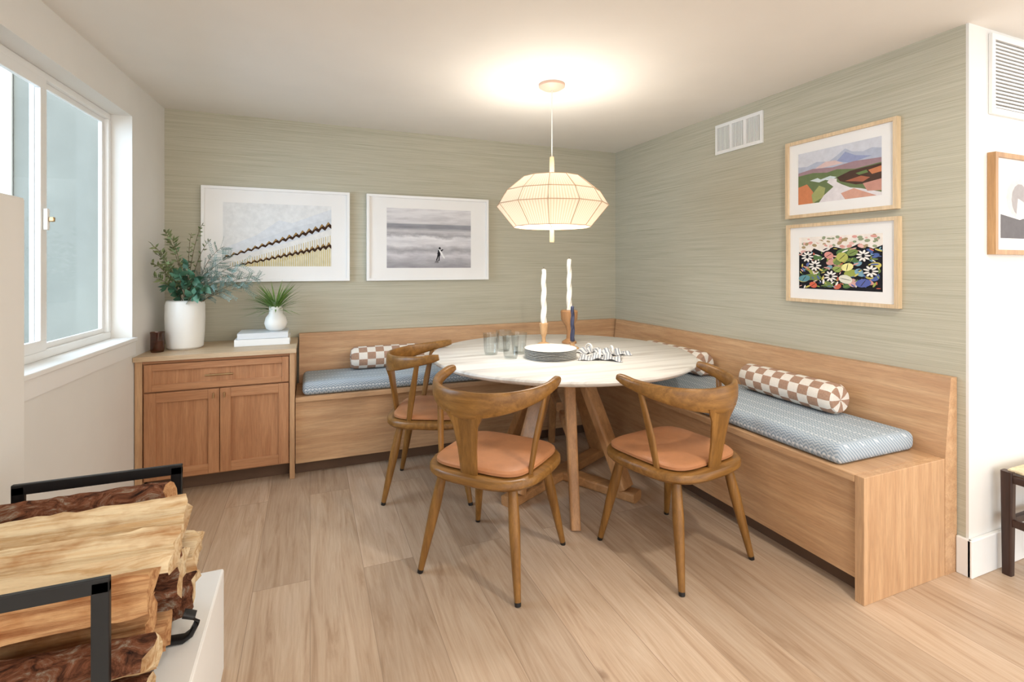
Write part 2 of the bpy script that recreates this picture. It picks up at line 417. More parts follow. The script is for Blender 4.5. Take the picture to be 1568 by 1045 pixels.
for k,dg in enumerate((249,69)):
    a=math.radians(dg)
    sweep('outer_leg_%d'%k,[pol(.61,dg,.0),pol(.36,dg,.715)],[(.024,.026),(.030,.034)],M_tbase['z'],tb,up=(math.cos(a),math.sin(a),0),sq=.4,n=16,smooth=False)
    sweep('outer_stretcher_%d'%k,[pol(.08,dg,.40),pol(.46,dg,.40)],(.02,.03),M_tbase['x'],tb,sq=.4,n=16,smooth=False)

# ---------------------------------------------------------------- chairs
def chair(x,y,deg):
    e=empty('dining_chair',(x,y,0),math.radians(deg-90)); m=M_chair
    sh=lambda t: 1.0-.06*max(0,-t)+.03*max(0,t)
    supel('seat_frame',.262,.248,3.2,[(.04,.402),(.010,.408),(0,.420),(0,.438),(.006,.446),(.02,.449),(.05,.449)],m['x'],e,yshape=sh)
    supel('leather_seat_cushion',.225,.212,4.6,[(.012,.4495),(.0,.455),(.0,.466),(.008,.473),(.012,.475),(.05,.480),(.12,.483)],M_leather,e,(0,.008),yshape=sh)
    k=0
    for sx in (-1,1):
        for sy in (-1,1):
            top=Vector((sx*.165,sy*.155,.41)); bot=Vector((sx*.228,sy*.235,.0)); k+=1
            P=[top.lerp(bot,t) for t in (0,.15,.35,.6,.85,.965)]
            sweep('leg_%d'%k,P,[(q,q) for q in (.018,.021,.023,.0195,.015,.013)],m['z'],e)
            sweep('leg_tip_%d'%k,[top.lerp(bot,.965),bot],[(.013,.013),(.012,.012)],M_black,e)
    path=[];secs=[]
    n=37
    for i in range(n):
        u=i/(n-1)*2-1; a=u*math.radians(98)
        X=.268*math.sin(a); Y=.03-.285*math.cos(a)
        c=abs(u)
        Z=.734+.064*c**1.6
        hh=.056-.033*min(1,c/.85)**1.1
        if c>.93: hh*=.9
        if c>.985: hh*=.7
        secs.append((.0125+.005*c,hh)); path.append((X,Y,Z))
    sweep('curved_back_rail',path,secs,m['x'],e,sq=.7,n=18)
    sp=[(0,-.212,.44),(0,-.228,.55),(0,-.243,.65),(0,-.252,.705)]
    sweep('back_splat',sp,[(.038,.009),(.044,.009),(.058,.009),(.09,.009)],m['z'],e,up=(0,-1,.1),sq=.6)
    for sx in (-1,1):
        sweep('side_spindle_%d'%(1 if sx>0 else 2),[(sx*.215,-.10,.44),(sx*.232,-.08,.58),(sx*.262,-.045,.775)],[(.013,.009),(.018,.010),(.012,.009)],m['z'],e,up=(1,0,0),sq=.8)
    return e
chair(.752,2.060,41)
chair(1.522,1.822,100)
chair(.665,2.8625,-22)

# ---------------------------------------------------------------- pendant lamp
LX,LY=1.24,2.48
pl=empty('pendant_lamp',(LX,LY,0))
lathe('canopy',[(0,-.001),(.072,-.001),(.072,-.014),(.05,-.028),(.012,-.034),(0,-.034)],(0,0,H),M_pink,pl)
sweep('cord',[(0,0,H-.03),(0,0,1.87)],(.003,.003),M_cer,pl)
lathe('stem_top',[(0,1.885),(.011,1.885),(.013,1.86),(.013,1.79),(0.013,1.74),(0,1.74)],(0,0,0),M_maple,pl)
lathe('stem_bottom',[(0,1.50),(.012,1.50),(.013,1.42),(.011,1.412),(0,1.412)],(0,0,0),M_maple,pl)
tiers=[(.165,1.768),(.262,1.690),(.309,1.615),(.212,1.497)]
nf=12; v=[];f=[]
for r,z in tiers:
    for i in range(nf):
        a=2*math.pi*i/nf; v.append((r*math.cos(a),r*math.sin(a),z))
for j in range(len(tiers)-1):
    for i in range(nf): f.append([j*nf+i,j*nf+(i+1)%nf,(j+1)*nf+(i+1)%nf,(j+1)*nf+i])
obj('linen_shade',v,f,M_shade,pl,False)
M_rib=plain('shade_rib',(190,160,130),.6)
for i in range(nf):
    a=2*math.pi*i/nf; sweep('rib_%d'%i,[(r*1.004*math.cos(a),r*1.004*math.sin(a),z) for r,z in tiers],(.0016,.0016),M_rib,pl,n=6)
for j,(r,z) in enumerate(tiers):
    sweep('ring_%d'%j,[(r*1.004*math.cos(2*math.pi*i/nf),r*1.004*math.sin(2*math.pi*i/nf),z) for i in range(nf+1)],(.0022,.0022),M_rib,pl,n=6)
for k in range(3):
    a=k*math.pi/3; sweep('spider_%d'%k,[(-.21*math.cos(a),-.21*math.sin(a),1.499),(.21*math.cos(a),.21*math.sin(a),1.499)],(.002,.002),M_rib,pl,n=6)
    sweep('spider_top_%d'%k,[(-.163*math.cos(a),-.163*math.sin(a),1.768),(.163*math.cos(a),.163*math.sin(a),1.768)],(.002,.002),M_rib,pl,n=6)
ld=bpy.data.lights.new('pendant_bulb','POINT'); ld.energy=29; ld.color=(1,.945,.87); ld.shadow_soft_size=.13
lo=bpy.data.objects.new('bulb',ld); lo.location=(0,0,1.635); lo.parent=pl; sc.collection.objects.link(lo)

# ---------------------------------------------------------------- wall faces / pictures
class Face:
    def __init__(s,o,U,Nn): s.o=Vector(o); s.U=Vector(U); s.N=Vector(Nn)
    def p(s,u,v,d): return s.o+s.U*u+Vector((0,0,v))+s.N*d
def fbox(F_,nm,u0,u1,v0,v1,d0,d1,mat,par):
    c=[F_.p(u,v,d) for d in (d0,d1) for v in (v0,v1) for u in (u0,u1)]
    return obj(nm,c,[[0,1,3,2],[4,5,7,6],[0,1,5,4],[2,3,7,6],[0,2,6,4],[1,3,7,5]],mat,par)
_pc={}
def pm(col):
    k=tuple(col)
    if k not in _pc: _pc[k]=plain('print_ink_%d_%d_%d'%k,col,.85,.03,30,spec=.05)
    return _pc[k]
def picture(name,F_,w,h,frm,fw,mw,art,depth=.03,bg=(225,226,226)):
    e=empty(name)
    fbox(F_,'frame_left',0,fw,0,h,.001,depth,frm,e); fbox(F_,'frame_right',w-fw,w,0,h,.001,depth,frm,e)
    fbox(F_,'frame_bottom',fw,w-fw,0,fw,.001,depth,frm,e); fbox(F_,'frame_top',fw,w-fw,h-fw,h,.001,depth,frm,e)
    fbox(F_,'mat_board',fw,w-fw,fw,h-fw,.001,depth*.6,M_matb,e)
    u0,v0=fw+mw[0],fw+mw[1]; W=w-2*u0; Hh=h-2*v0; d=depth*.6
    fbox(F_,'print',u0,u0+W,v0,v0+Hh,d-.001,d+.0005,pm(bg) if isinstance(bg,tuple) else bg,e)
    groups={}
    for i,(poly,col) in enumerate(art):
        dd=d+.0008+.000015*i
        g=groups.setdefault(tuple(col) if isinstance(col,(tuple,list)) else col,([],[]))
        b0=len(g[0]); g[0].extend([F_.p(u0+W*min(1,max(0,x)),v0+Hh*min(1,max(0,y)),dd) for x,y in poly]); g[1].append(list(range(b0,b0+len(poly))))
    for i,(col,(vv,ff)) in enumerate(groups.items()):
        obj('print_area_%d'%i,vv,ff,pm(col) if isinstance(col,tuple) else col,e,recalc=False)
    return e
FB=lambda x,z: Face((x,YB,z),(1,0,0),(0,-1,0))
FR=lambda y,z: Face((XR,y,z),(0,-1,0),(-1,0,0))
FH=lambda x,z: Face((x,YE,z),(1,0,0),(0,-1,0))
art=[([(0,.28),(.3,.5),(.5,.74),(.62,.70),(.8,.82),(1,.95),(1,.3),(.4,.1)],(216,220,225)),
     ([(.3,.4),(.62,.62),(1,.8),(1,.4)],(208,213,219)),
     ([(0.0,.0),(0,.10),(.5,.34),(1,.62),(1,0)],(226,225,222)),
     ([(.10,0),(.45,.14),(1,.34),(1,.0)],(218,213,192))]
for i in range(44):
    x=.06+i*.0215; yt=.02+.50*x
    art.append(([(x,max(0,yt-.20)),(x+.006,max(0,yt-.20)),(x+.006,yt),(x,yt)],(206,184,112) if i%2 else (190,178,144)))
for i in range(40):
    x=.18+i*.0205; yt=.30*(x-.1)+.03
    art.append(([(x,0),(x+.006,0),(x+.006,yt),(x,yt)],(208,188,120)))
for r_,(xa,ya,xb,yb,a) in enumerate([(.0,.14,1,.70,.15),(.14,.03,1,.36,.14)]):
    n=16
    for i in range(n):
        t=i/n; x=xa+(xb-xa)*t; y=ya+(yb-ya)*t; dx=(xb-xa)/n; dy=(yb-ya)/n; s=.45+.6*t
        art.append(([(x,y-.015),(x+dx*.5,y+dy*.5+a*s*.38),(x+dx,y+dy-.015),(x+dx,y+dy-a*s*.5),(x+dx*.5,y+dy*.5-a*s*.15),(x,y-a*s*.5)],(64,46,36)))
        art.append(([(x+dx*.1,y-.01),(x+dx*.5,y+dy*.5+a*s*.36),(x+dx*.75,y+dy*.7+a*s*.1),(x+dx*.5,y+dy*.5+a*s*.06)],(166,130,78)))
picture('framed_beach_umbrella_photo',FB(-.655,1.175),.917,.63,M_frameW,.018,(.105,.085),art,.035)
def sea():
    m,nt,b=base('sea_photo_print',.8,(170,170,172),0,.05)
    v=mapping(nt,(3,1,22)); n=noise(nt,v,1.6,5,.6,.4)
    tc=N(nt,'ShaderNodeTexCoord'); s=N(nt,'ShaderNodeSeparateXYZ'); nt.links.new(tc.outputs['Object'],s.inputs[0])
    h=math_(nt,'MULTIPLY',math_(nt,'SUBTRACT',s.outputs[2],1.266),1/.446)
    r=ramp(nt,[(0,(160,158,162)),(.12,(184,182,186)),(.22,(216,214,217)),(.30,(176,174,178)),(.40,(222,220,222)),(.50,(232,231,233)),(.56,(176,174,178)),(.62,(206,204,206)),(.68,(150,150,156)),(.735,(158,160,166)),(.75,(214,212,214)),(1,(228,227,229))])
    nt.links.new(math_(nt,'ADD',h,math_(nt,'MULTIPLY',math_(nt,'SUBTRACT',noise(nt,mapping(nt,(5,1,9)),1.5,5,.6).outputs[0],.5),math_(nt,'MULTIPLY',math_(nt,'LESS_THAN',h,.6),.22))),r.inputs[0])
    rn=ramp(nt,[(.35,(220,219,221)),(.6,(255,255,255))]); nt.links.new(n.outputs[0],rn.inputs[0])
    c=mix(nt,.7,r.outputs[0],rn.outputs[0],'MULTIPLY'); nt.links.new(c,b.inputs['Base Color']); return m
def ell(cx,cy,rx,ry,n=10,rot=0):
    return [(cx+rx*math.cos(2*math.pi*i/n)*math.cos(rot)-ry*math.sin(2*math.pi*i/n)*math.sin(rot),cy+rx*math.cos(2*math.pi*i/n)*math.sin(rot)+ry*math.sin(2*math.pi*i/n)*math.cos(rot)) for i in range(n)]
D=(40,38,42)
fig=[([(.57,.13),(.585,.13),(.60,.20),(.59,.22)],D),([(.60,.12),(.612,.12),(.615,.2),(.60,.22)],D),([(.585,.2),(.62,.2),(.628,.30),(.595,.31)],D),
     (ell(.615,.335,.013,.022),D),([(.58,.24),(.60,.28),(.65,.32),(.66,.31),(.61,.25)],D),([(.575,.13),(.60,.13),(.60,.085),(.55,.09)],(120,118,120)),(ell(.64,.24,.012,.09,12,.4),(235,235,235))]
picture('framed_surfer_photo',FB(.380,1.173),.933,.632,M_frameW,.018,(.125,.075),fig,.035,bg=sea())
A=[([(0,.60),(0,.74),(.12,.72),(.25,.78),(.4,.74),(.5,.82),(.6,.92),(.68,.84),(.8,.80),(.9,.84),(1,.80),(1,.5)],(178,184,200)),
   ([(.2,.64),(.36,.75),(.48,.74),(.58,.66)],(214,188,184)),([(.5,.72),(.6,.86),(.72,.76),(.9,.70),(.66,.64)],(150,158,190)),
   ([(0,.5),(0,.62),(.2,.66),(.45,.62),(.7,.66),(1,.64),(1,.5)],(160,134,140)),
   ([(0,.0),(0,.56),(.2,.58),(.38,.54),(.5,.57),(.72,.52),(1,.56),(1,0)],(110,124,88)),
   ([(0,.0),(0,.34),(.12,.38),(.2,.22),(.22,0)],(204,132,94)),([(.18,.16),(.28,.32),(.36,.26),(.34,.1),(.2,0)],(160,164,110)),
   ([(.16,.44),(.26,.47),(.30,.43),(.42,.47),(.5,.43),(.42,.38),(.36,.41),(.28,.38)],(206,216,218)),
   ([(.28,.0),(.34,.12),(.46,.26),(.38,.36),(.42,.42),(.50,.40),(.50,.34),(.56,.28),(.66,.20),(.78,.16),(1,.05),(1,0)],(222,216,218)),
   ([(.5,.42),(.66,.50),(1,.54),(1,.22),(.72,.24),(.54,.34)],(84,66,58)),([(.6,.33),(.78,.38),(.88,.33),(.8,.27)],(166,106,84)),
   ([(.8,.24),(1,.28),(1,.08),(.85,.1)],(196,146,132)),([(.55,.12),(.7,.18),(.95,.0),(.6,0)],(208,160,142)),([(.86,.46),(1,.5),(1,.4),(.9,.38)],(196,128,92)),([(.72,.44),(.84,.47),(.86,.42),(.76,.40)],(108,128,84))]
picture('framed_landscape_print',FR(2.04,1.545),.58,.425,M_maple,.018,(.055,.055),A,.03,bg=(206,208,216))
A=[]
pal=[(226,180,172),(236,232,226),(92,124,80),(160,170,90),(214,200,110),(90,110,168),(206,110,90),(130,168,186),(236,232,226),(120,140,84),(214,160,150)]
A.append(([(0,0),(0,.72),(.1,.6),(.2,.78),(.32,.7),(.45,.8),(.6,.74),(.75,.84),(.9,.74),(1,.8),(1,0)],(40,40,44)))
RR=random.Random(3)
for i in range(60):
    A.append((ell(RR.uniform(.04,.96),RR.uniform(.78,.98),RR.uniform(.015,.04),RR.uniform(.015,.035),8,RR.uniform(0,3)),RR.choice([(228,186,176),(218,160,150),(170,150,116),(236,228,218),(150,160,130)])))
for i in range(46):
    x,y=RR.uniform(.04,.96),RR.uniform(.05,.72); L=RR.uniform(.04,.085)
    A.append((ell(x,y,L,L*.75,12,RR.uniform(0,3.1)),RR.choice([c for c in pal if c!=(236,232,226)])))
for i in range(150):
    x,y=RR.uniform(.02,.98),RR.uniform(.03,.76); L=RR.uniform(.02,.05)
    A.append((ell(x,y,L,L*.3,8,RR.uniform(0,3.1)),RR.choice(pal+[(40,40,44),(40,40,44),(236,232,226)])))
for cx,cy in ((.22,.45),(.42,.25),(.88,.35),(.12,.62),(.8,.62)):
    A.append((ell(cx,cy,.085,.11,12),(40,40,44)))
    for k in range(9): A.append((ell(cx+.05*math.cos(k*.7),cy+.07*math.sin(k*.7),.036,.015,8,k*.7),(240,236,230)))
for x,y,L,c in ((.56,.6,.09,(184,186,104)),(.62,.42,.08,(238,232,160)),(.5,.38,.06,(150,170,96)),(.68,.68,.07,(130,150,90)),(.08,.2,.08,(104,152,160)),(.8,.14,.09,(96,108,172)),(.2,.08,.06,(210,104,82)),(.6,.2,.09,(224,222,206)),(.40,.64,.07,(216,150,142))):
    A.append((ell(x,y,L,L*.8,12,RR.uniform(0,3)),c)); A.append((ell(x,y,L*.85,.005,6,RR.uniform(0,3)),(60,62,50)))
picture('framed_floral_print',FR(2.035,1.085),.58,.425,M_maple,.018,(.055,.055),A,.03,bg=(238,230,222))
A=[(ell(.5,.6,.35,.3,14),(200,196,194)),(ell(.5,.58,.22,.24,14),(160,156,156)),([(0,0),(0,.35),(.5,.28),(1,.4),(1,0)],(110,108,110)),([(.4,.3),(.45,.6),(.6,.55),(.62,.3)],(222,220,216))]
picture('framed_hall_photo',FH(2.65,1.33),.42,.43,wood('hall_frame_wood',(160,120,80),(196,156,110),'z'),.02,(.04,.05),A,.03,bg=(214,212,210))
v1=empty('wall_vent'); Fv=FR(2.585,2.02)
for a,b,c,d in ((0,.375,0,.02),(0,.375,.175,.195),(0,.02,.02,.175),(.355,.375,.02,.175),(.125,.14,.02,.175),(.235,.25,.02,.175)): fbox(Fv,'vent_bar',a,b,c,d,.001,.012,M_trim,v1)
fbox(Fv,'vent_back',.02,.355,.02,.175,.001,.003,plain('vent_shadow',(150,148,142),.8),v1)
for i in range(30):
    u=.026+i*.0112
    fbox(Fv,'vent_slat',u,u+.006,.02,.175,.003,.009,M_trim,v1)
v2=empty('wall_vent'); Fv=FH(2.66,1.925)
for a,b,c,d in ((0,.42,0,.025),(0,.42,.315,.34),(0,.025,.025,.315),(.395,.42,.025,.315)): fbox(Fv,'vent_bar',a,b,c,d,.001,.014,M_trim,v2)
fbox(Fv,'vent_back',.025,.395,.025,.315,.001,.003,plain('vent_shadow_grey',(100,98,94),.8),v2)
for i in range(18): fbox(Fv,'vent_slat',.025,.395,.03+i*.0158,.038+i*.0158,.003,.011,M_trim,v2)

# ---------------------------------------------------------------- hall stool
st=empty('woven_stool')
x0,x1,ya,yb=2.67,3.09,.80,1.17
for i,(x,y) in enumerate(((x0,yb),(x1,yb),(x0,ya),(x1,ya))):
    sx=.018 if x==x0 else -.018; sy=-.018 if y==yb else .018
    sweep('leg_%d'%i,[(x+sx,y+sy,0),(x+sx,y+sy,.43)],[(.016,.016),(.02,.02)],M_dwood,st,sq=.4,smooth=False,n=16)
for z in (.40,.22):
    for a,b in (((x0+.018,yb-.018),(x1-.018,yb-.018)),((x0+.018,ya+.018),(x1-.018,ya+.018)),((x0+.018,yb-.018),(x0+.018,ya+.018)),((x1-.018,yb-.018),(x1-.018,ya+.018))):
        sweep('rail',[(a[0],a[1],z),(b[0],b[1],z)],(.011,.016),M_dwood,st,sq=.5,n=12)
M_weave=plain('woven_cord',(222,206,172),.9,.1,60,bmp=.4)
for i in range(24): 
    x=x0+.03+i*(x1-x0-.06)/23
    sweep('cord_%d'%i,[(x,ya+.005,.41),(x,ya+.02,.433),(x,(ya+yb)/2,.428),(x,yb-.02,.433),(x,yb-.005,.41)],(.0082,.008),M_weave,st,n=8)

# ---------------------------------------------------------------- fireplace, hearth, logs
box('chimney_breast',(-.965,.3,0),(-.83,2.03,1.496),M_wallw,None,.008)  # chimney breast of the fireplace, a block set against the left wall
box('fireplace_hearth',(-.829,.25,0),(-.254,1.818,.32),M_white,None,.006)
rk=empty('firewood_log_rack')
HZ=.32
for y in (1.13,1.69):
    for x in (-.355,-.705): box('post',(x-.014,y-.006,HZ),(x+.014,y+.006,.706),M_black,rk,.002)
    box('top_bar',(-.719,y-.006,.684),(-.341,y+.006,.712),M_black,rk,.002)
    box('bottom_bar',(-.719,y-.0065,HZ+.001),(-.341,y+.0065,HZ+.026),M_black,rk,.002)
for x in (-.355,-.705): box('side_rail',(x-.012,1.136,HZ+.002),(x+.012,1.684,HZ+.026),M_black,rk,.002)
sweep('curled_foot',[(-.341,1.50,HZ+.012),(-.30,1.50,HZ+.008),(-.283,1.50,HZ+.018),(-.272,1.50,HZ+.04),(-.277,1.50,HZ+.062),(-.30,1.50,HZ+.072)],(.014,.007),M_black,rk,sq=.5,up=(0,0,1))
RL=random.Random(21)
def log(cy,cz,r,kind,x0,x1,rot,sm):
    n=18; angs=[2*math.pi*i/n for i in range(n)]
    if kind=='round': pts=[(r*math.cos(a),r*math.sin(a)) for a in angs]; tag=[0]*n
    elif kind=='half':
        k=10; pts=[(r*1.15*math.cos(math.pi*i/(k-1)),r*1.15*math.sin(math.pi*i/(k-1))-r*.5) for i in range(k)]+[(-r*.7,-r*.56),(-r*.25,-r*.42),(r*.2,-r*.60),(r*.7,-r*.45)]; tag=[0]*(k-1)+[1]*5
    else:
        k=7; pts=[(r*1.5*math.cos(math.radians(50+80*i/(k-1))),r*1.5*math.sin(math.radians(50+80*i/(k-1)))-r*.75) for i in range(k)]+[(-.7*r,-r*.1),(-.5*r,-r*.4),(-.1*r,-r*.95),(.15*r,-r*.95),(.5*r,-r*.25),(.6*r,0)]; tag=[0]*(k-1)+[1]*7
    pts=[(a*RL.uniform(.9,1.07),b*RL.uniform(.9,1.07)) for a,b in pts]
    c,s=math.cos(rot),math.sin(rot); pts=[(a*c-b*s,a*s+b*c) for a,b in pts]
    m=len(pts); K=22; v=[];f=[];mi=[]
    bend=RL.uniform(-.01,.01); tilt=RL.uniform(-.018,.018); tz=RL.uniform(-.02,.02)
    for j in range(K):
        t=j/(K-1); x=x0+(x1-x0)*t; q=1 if 0<j<K-1 else .95
        tw=.25*(t-.5)*(1 if tz>0 else -1); ct,st_=math.cos(tw),math.sin(tw)
        for a,b in pts:
            g=1+RL.uniform(-.05,.05); ex=RL.uniform(-.009,.009) if j in (0,K-1) else 0
            a2=a*ct-b*st_; b2=a*st_+b*ct
            v.append((x+ex,cy+a2*q*g+bend*math.sin(t*3.1)+tz*(t-.5)*.6,cz+b2*q*g+tilt*(t-.5)))
    for j in range(K-1):
        for i in range(m): f.append([j*m+i,j*m+(i+1)%m,(j+1)*m+(i+1)%m,(j+1)*m+i]); mi.append(tag[i])
    f.append(list(range(m))); mi.append(1); f.append([(K-1)*m+i for i in range(m)]); mi.append(1)
    o=obj('firewood_log',v,f,None,rk,True,mats=[M_bark,sm],mi=mi)
L=[(1.21,.398,.056,'round',0),(1.335,.405,.058,'half',5.9),(1.455,.41,.058,'half',3.9),(1.585,.405,.058,'half',.4),
   (1.205,.508,.054,'half',5.6),(1.325,.518,.058,'wedge',3.5),(1.445,.522,.060,'half',.6),(1.575,.525,.060,'wedge',3.5),
   (1.255,.606,.048,'wedge',3.6),(1.365,.622,.052,'half',3.6),(1.48,.632,.054,'half',3.9),(1.595,.640,.060,'round',.1)]
for i,(a,b,r,k,ro) in enumerate(L):
    log(a,b,r,k,-.80+RL.uniform(-.02,.02),-.315+RL.uniform(-.045,.035),ro,M_split2 if i%3==2 else M_split)

# ---------------------------------------------------------------- table-top things
TZ=.7605
ps=empty('plate_stack',(1.266,2.55,TZ))
M_stone=plain('stoneware',(214,213,209),.4)
for i in range(6):
    z=i*.0085; lathe('plate_%d'%i,[(0,z),(.08,z),(.10,z+.003),(.145,z+.011),(.148,z+.0135),(.143,z+.0135),(.10,z+.0065),(0,z+.0045)],(0,0,0),M_cer if i%2 else M_stone,ps,48)
for gx,gy in ((.987,2.772),(1.049,2.616),(1.15,2.735),(1.10,2.86)):
    g=empty('drinking_glass',(gx,gy,TZ))
    lathe('tumbler',[(0,0),(.036,0),(.041,.02),(.046,.10),(.0475,.125),(.0455,.125),(.044,.10),(.039,.022),(.034,.008),(0,.008)],(0,0,0),M_glass,g,32)
def candle(name,x,y,zb,zt,r,mat,holder,hm,tw=55,lobes=3):
    e=empty(name,(x,y,TZ)); n=24;K=int((zt-zb)/.006);v=[];f=[]
    for j in range(K+1):
        z=zb+(zt-zb)*j/K; q=r*(1-.25*j/K) if j<K else r*.3
        for i in range(n):
            a=2*math.pi*i/n; rr=q*(1+.22*math.cos(lobes*a-tw*z)); v.append((rr*math.cos(a),rr*math.sin(a),z-TZ))
    for j in range(K):
        for i in range(n): f.append([j*n+i,j*n+(i+1)%n,(j+1)*n+(i+1)%n,(j+1)*n+i])
    f.append([K*n+i for i in range(n)]); f.append(list(range(n)))
    obj('twisted_candle',v,f,mat,e,True)
    sweep('wick',[(0,0,zt-TZ),(0,0,zt-TZ+.012)],(.001,.001),M_black,e,n=6)
    lathe('holder',holder,(0,0,0),hm,e,32)
candle('candlestick',1.43,2.98,.90,1.262,.018,M_candle,[(0,0),(.042,0),(.042,.008),(.014,.02),(.012,.05),(.022,.075),(.026,.11),(.03,.14),(.018,.146),(0,.146)],M_lwood)
candle('candlestick',1.62,2.98,.985,1.33,.017,M_candle,[(0,0),(.05,0),(.05,.01),(.02,.03),(.016,.08),(.03,.12),(.055,.16),(.058,.215),(.052,.222),(.02,.224),(0,.224)],wood('turned_oak',(154,112,74),(180,136,94),'z'))
candle('candlestick',1.535,2.78,.80,1.03,.013,M_navy,[(0,0),(.04,0),(.04,.006),(.015,.014),(.014,.04),(.022,.044),(0,.044)],M_lwood,70)
def napkin(x,y,rz,w,d,seed):
    e=empty('striped_napkin',(x,y,TZ),rz); nx,ny=36,14; v=[];f=[]; q=random.Random(seed); ph=[q.uniform(0,6) for _ in range(4)]
    for j in range(ny+1):
        for i in range(nx+1):
            u=i/nx;t=j/ny; xx=(u-.5)*w*(1-.35*math.sin(t*3.14)*.4); yy=(t-.5)*d*(1+.25*math.sin(u*7+ph[0]))
            z=.018+.014*math.sin(u*20+ph[1]+t*2)+.010*math.sin(t*9+ph[2]+u*5); z*=(.35+.65*math.sin(math.pi*t))*(.6+.4*math.sin(math.pi*u)); v.append((xx,yy,max(.001,z)))
    for j in range(ny):
        for i in range(nx): a=j*(nx+1)+i; f.append([a,a+1,a+nx+2,a+nx+1])
    m=bpy.data.materials.get('striped_linen')
    if not m:
        m,nt,b=base('striped_linen',.9,(200,200,200)); vv=mapping(nt,(60,20,0)); wv=N(nt,'ShaderNodeTexWave'); wv.inputs['Scale'].default_value=.35; wv.inputs['Distortion'].default_value=2
        nt.links.new(vv,wv.inputs[0]); r=ramp(nt,[(.5,(206,206,205)),(.75,(132,138,146))]); nt.links.new(wv.outputs[0],r.inputs[0]); nt.links.new(r.outputs[0],b.inputs['Base Color'])
    o=obj('cloth',v,f,m,e,True,recalc=False)
    sd=o.modifiers.new('s','SOLIDIFY'); sd.thickness=.002; sd.offset=1
    sweep('napkin_ring',[(0.0,.026*math.cos(a),.026+.026*math.sin(a)) for a in [2*math.pi*i/20 for i in range(21)]],(.004,.006),M_cer,e,up=(1,0,0),n=8)
napkin(1.50,2.40,math.radians(-35),.25,.12,1); napkin(1.64,2.50,math.radians(-15),.22,.10,2); napkin(1.56,2.62,math.radians(15),.18,.08,3)

# ---------------------------------------------------------------- cabinet-top things
bk=empty('book_stack')
M_page=plain('book_pages',(236,230,216),.9,.03,80)
def book(i,x0,x1,y0,y1,z0,z1,col):
    c=plain('book_cover_%d'%i,col,.5,.02)
    box('pages_%d'%i,(x0+.004,y0+.004,z0+.003),(x1-.004,y1-.002,z1-.003),M_page,bk,0)
    box('cover_b_%d'%i,(x0,y0,z0),(x1,y1,z0+.003),c,bk,0); box('cover_t_%d'%i,(x0,y0,z1-.003),(x1,y1,z1),c,bk,0)
    box('spine_%d'%i,(x0,y0-.001,z0),(x1,y0+.003,z1),c,bk,.001)
book(0,-.43,-.12,3.46,3.70,CT+.001,CT+.042,(232,232,230)); book(1,-.415,-.13,3.47,3.69,CT+.043,CT+.078,(214,217,220))
BT=CT+.0785
pv=empty('potted_palm',(-.205,3.56,BT))
lathe('round_vase',[(0,0),(.035,0),(.058,.018),(.068,.05),(.06,.085),(.042,.11),(.04,.15),(.044,.158),(.038,.158),(.035,.12),(0,.11)],(0,0,0),M_cer,pv,40)
def leafmat(n,c1,c2):
    m,nt,b=base(n,.5,c1); v=mapping(nt); x=noise(nt,v,14,2); r=ramp(nt,[(.35,c1),(.65,c2)]); nt.links.new(x.outputs[0],r.inputs[0]); nt.links.new(r.outputs[0],b.inputs['Base Color']); return m
M_palm=leafmat('palm_leaf',(74,118,46),(124,156,72)); M_olive=leafmat('olive_leaf',(76,94,54),(128,136,90)); M_euc=leafmat('eucalyptus_leaf',(78,108,102),(124,150,142)); M_dk=leafmat('dark_leaf',(44,84,66),(80,120,92)); M_stem=plain('plant_stem',(92,74,48),.8)
def leaf(V,Fc,p,d,up,L,W,bend=.15):
    d=d.normalized(); s=d.cross(up)
    if s.length<1e-3: s=Vector((1,0,0))
    s.normalize(); n=s.cross(d).normalized(); b=len(V)
    for t,wd in ((0,.08),(.3,.9),(.6,.85),(1,.02)):
        c=p+d*(L*t)-n*(bend*L*t*t); V.append(c-s*(W*wd/2)); V.append(c+s*(W*wd/2))
    for i in range(3): Fc.append([b+2*i,b+2*i+1,b+2*i+3,b+2*i+2])
q=random.Random(5); V=[];Fc=[]
for i in range(110):
    a=q.uniform(0,6.283); el=q.uniform(.1,1.2); d=Vector((math.cos(a)*math.cos(el)-.2,math.sin(a)*math.cos(el)*.7,math.sin(el)*.8))
    leaf(V,Fc,Vector((0,0,.13)),d,Vector((0,0,1)),q.uniform(.18,.25),.011,.25)
obj('palm_leaves',V,Fc,M_palm,pv,recalc=False)
VX,VY=-.70,3.54
bv=empty('vase_of_branches',(VX,VY,CT+.001))
lathe('tall_white_vase',[(0,0),(.085,0),(.095,.01),(.101,.08),(.104,.18),(.103,.26),(.098,.285),(.088,.29),(.09,.25),(.09,.1),(0,.09)],(0,0,0),M_cer,bv,48)
G={'o':([],[]),'e':([],[]),'d':([],[])}; k=0
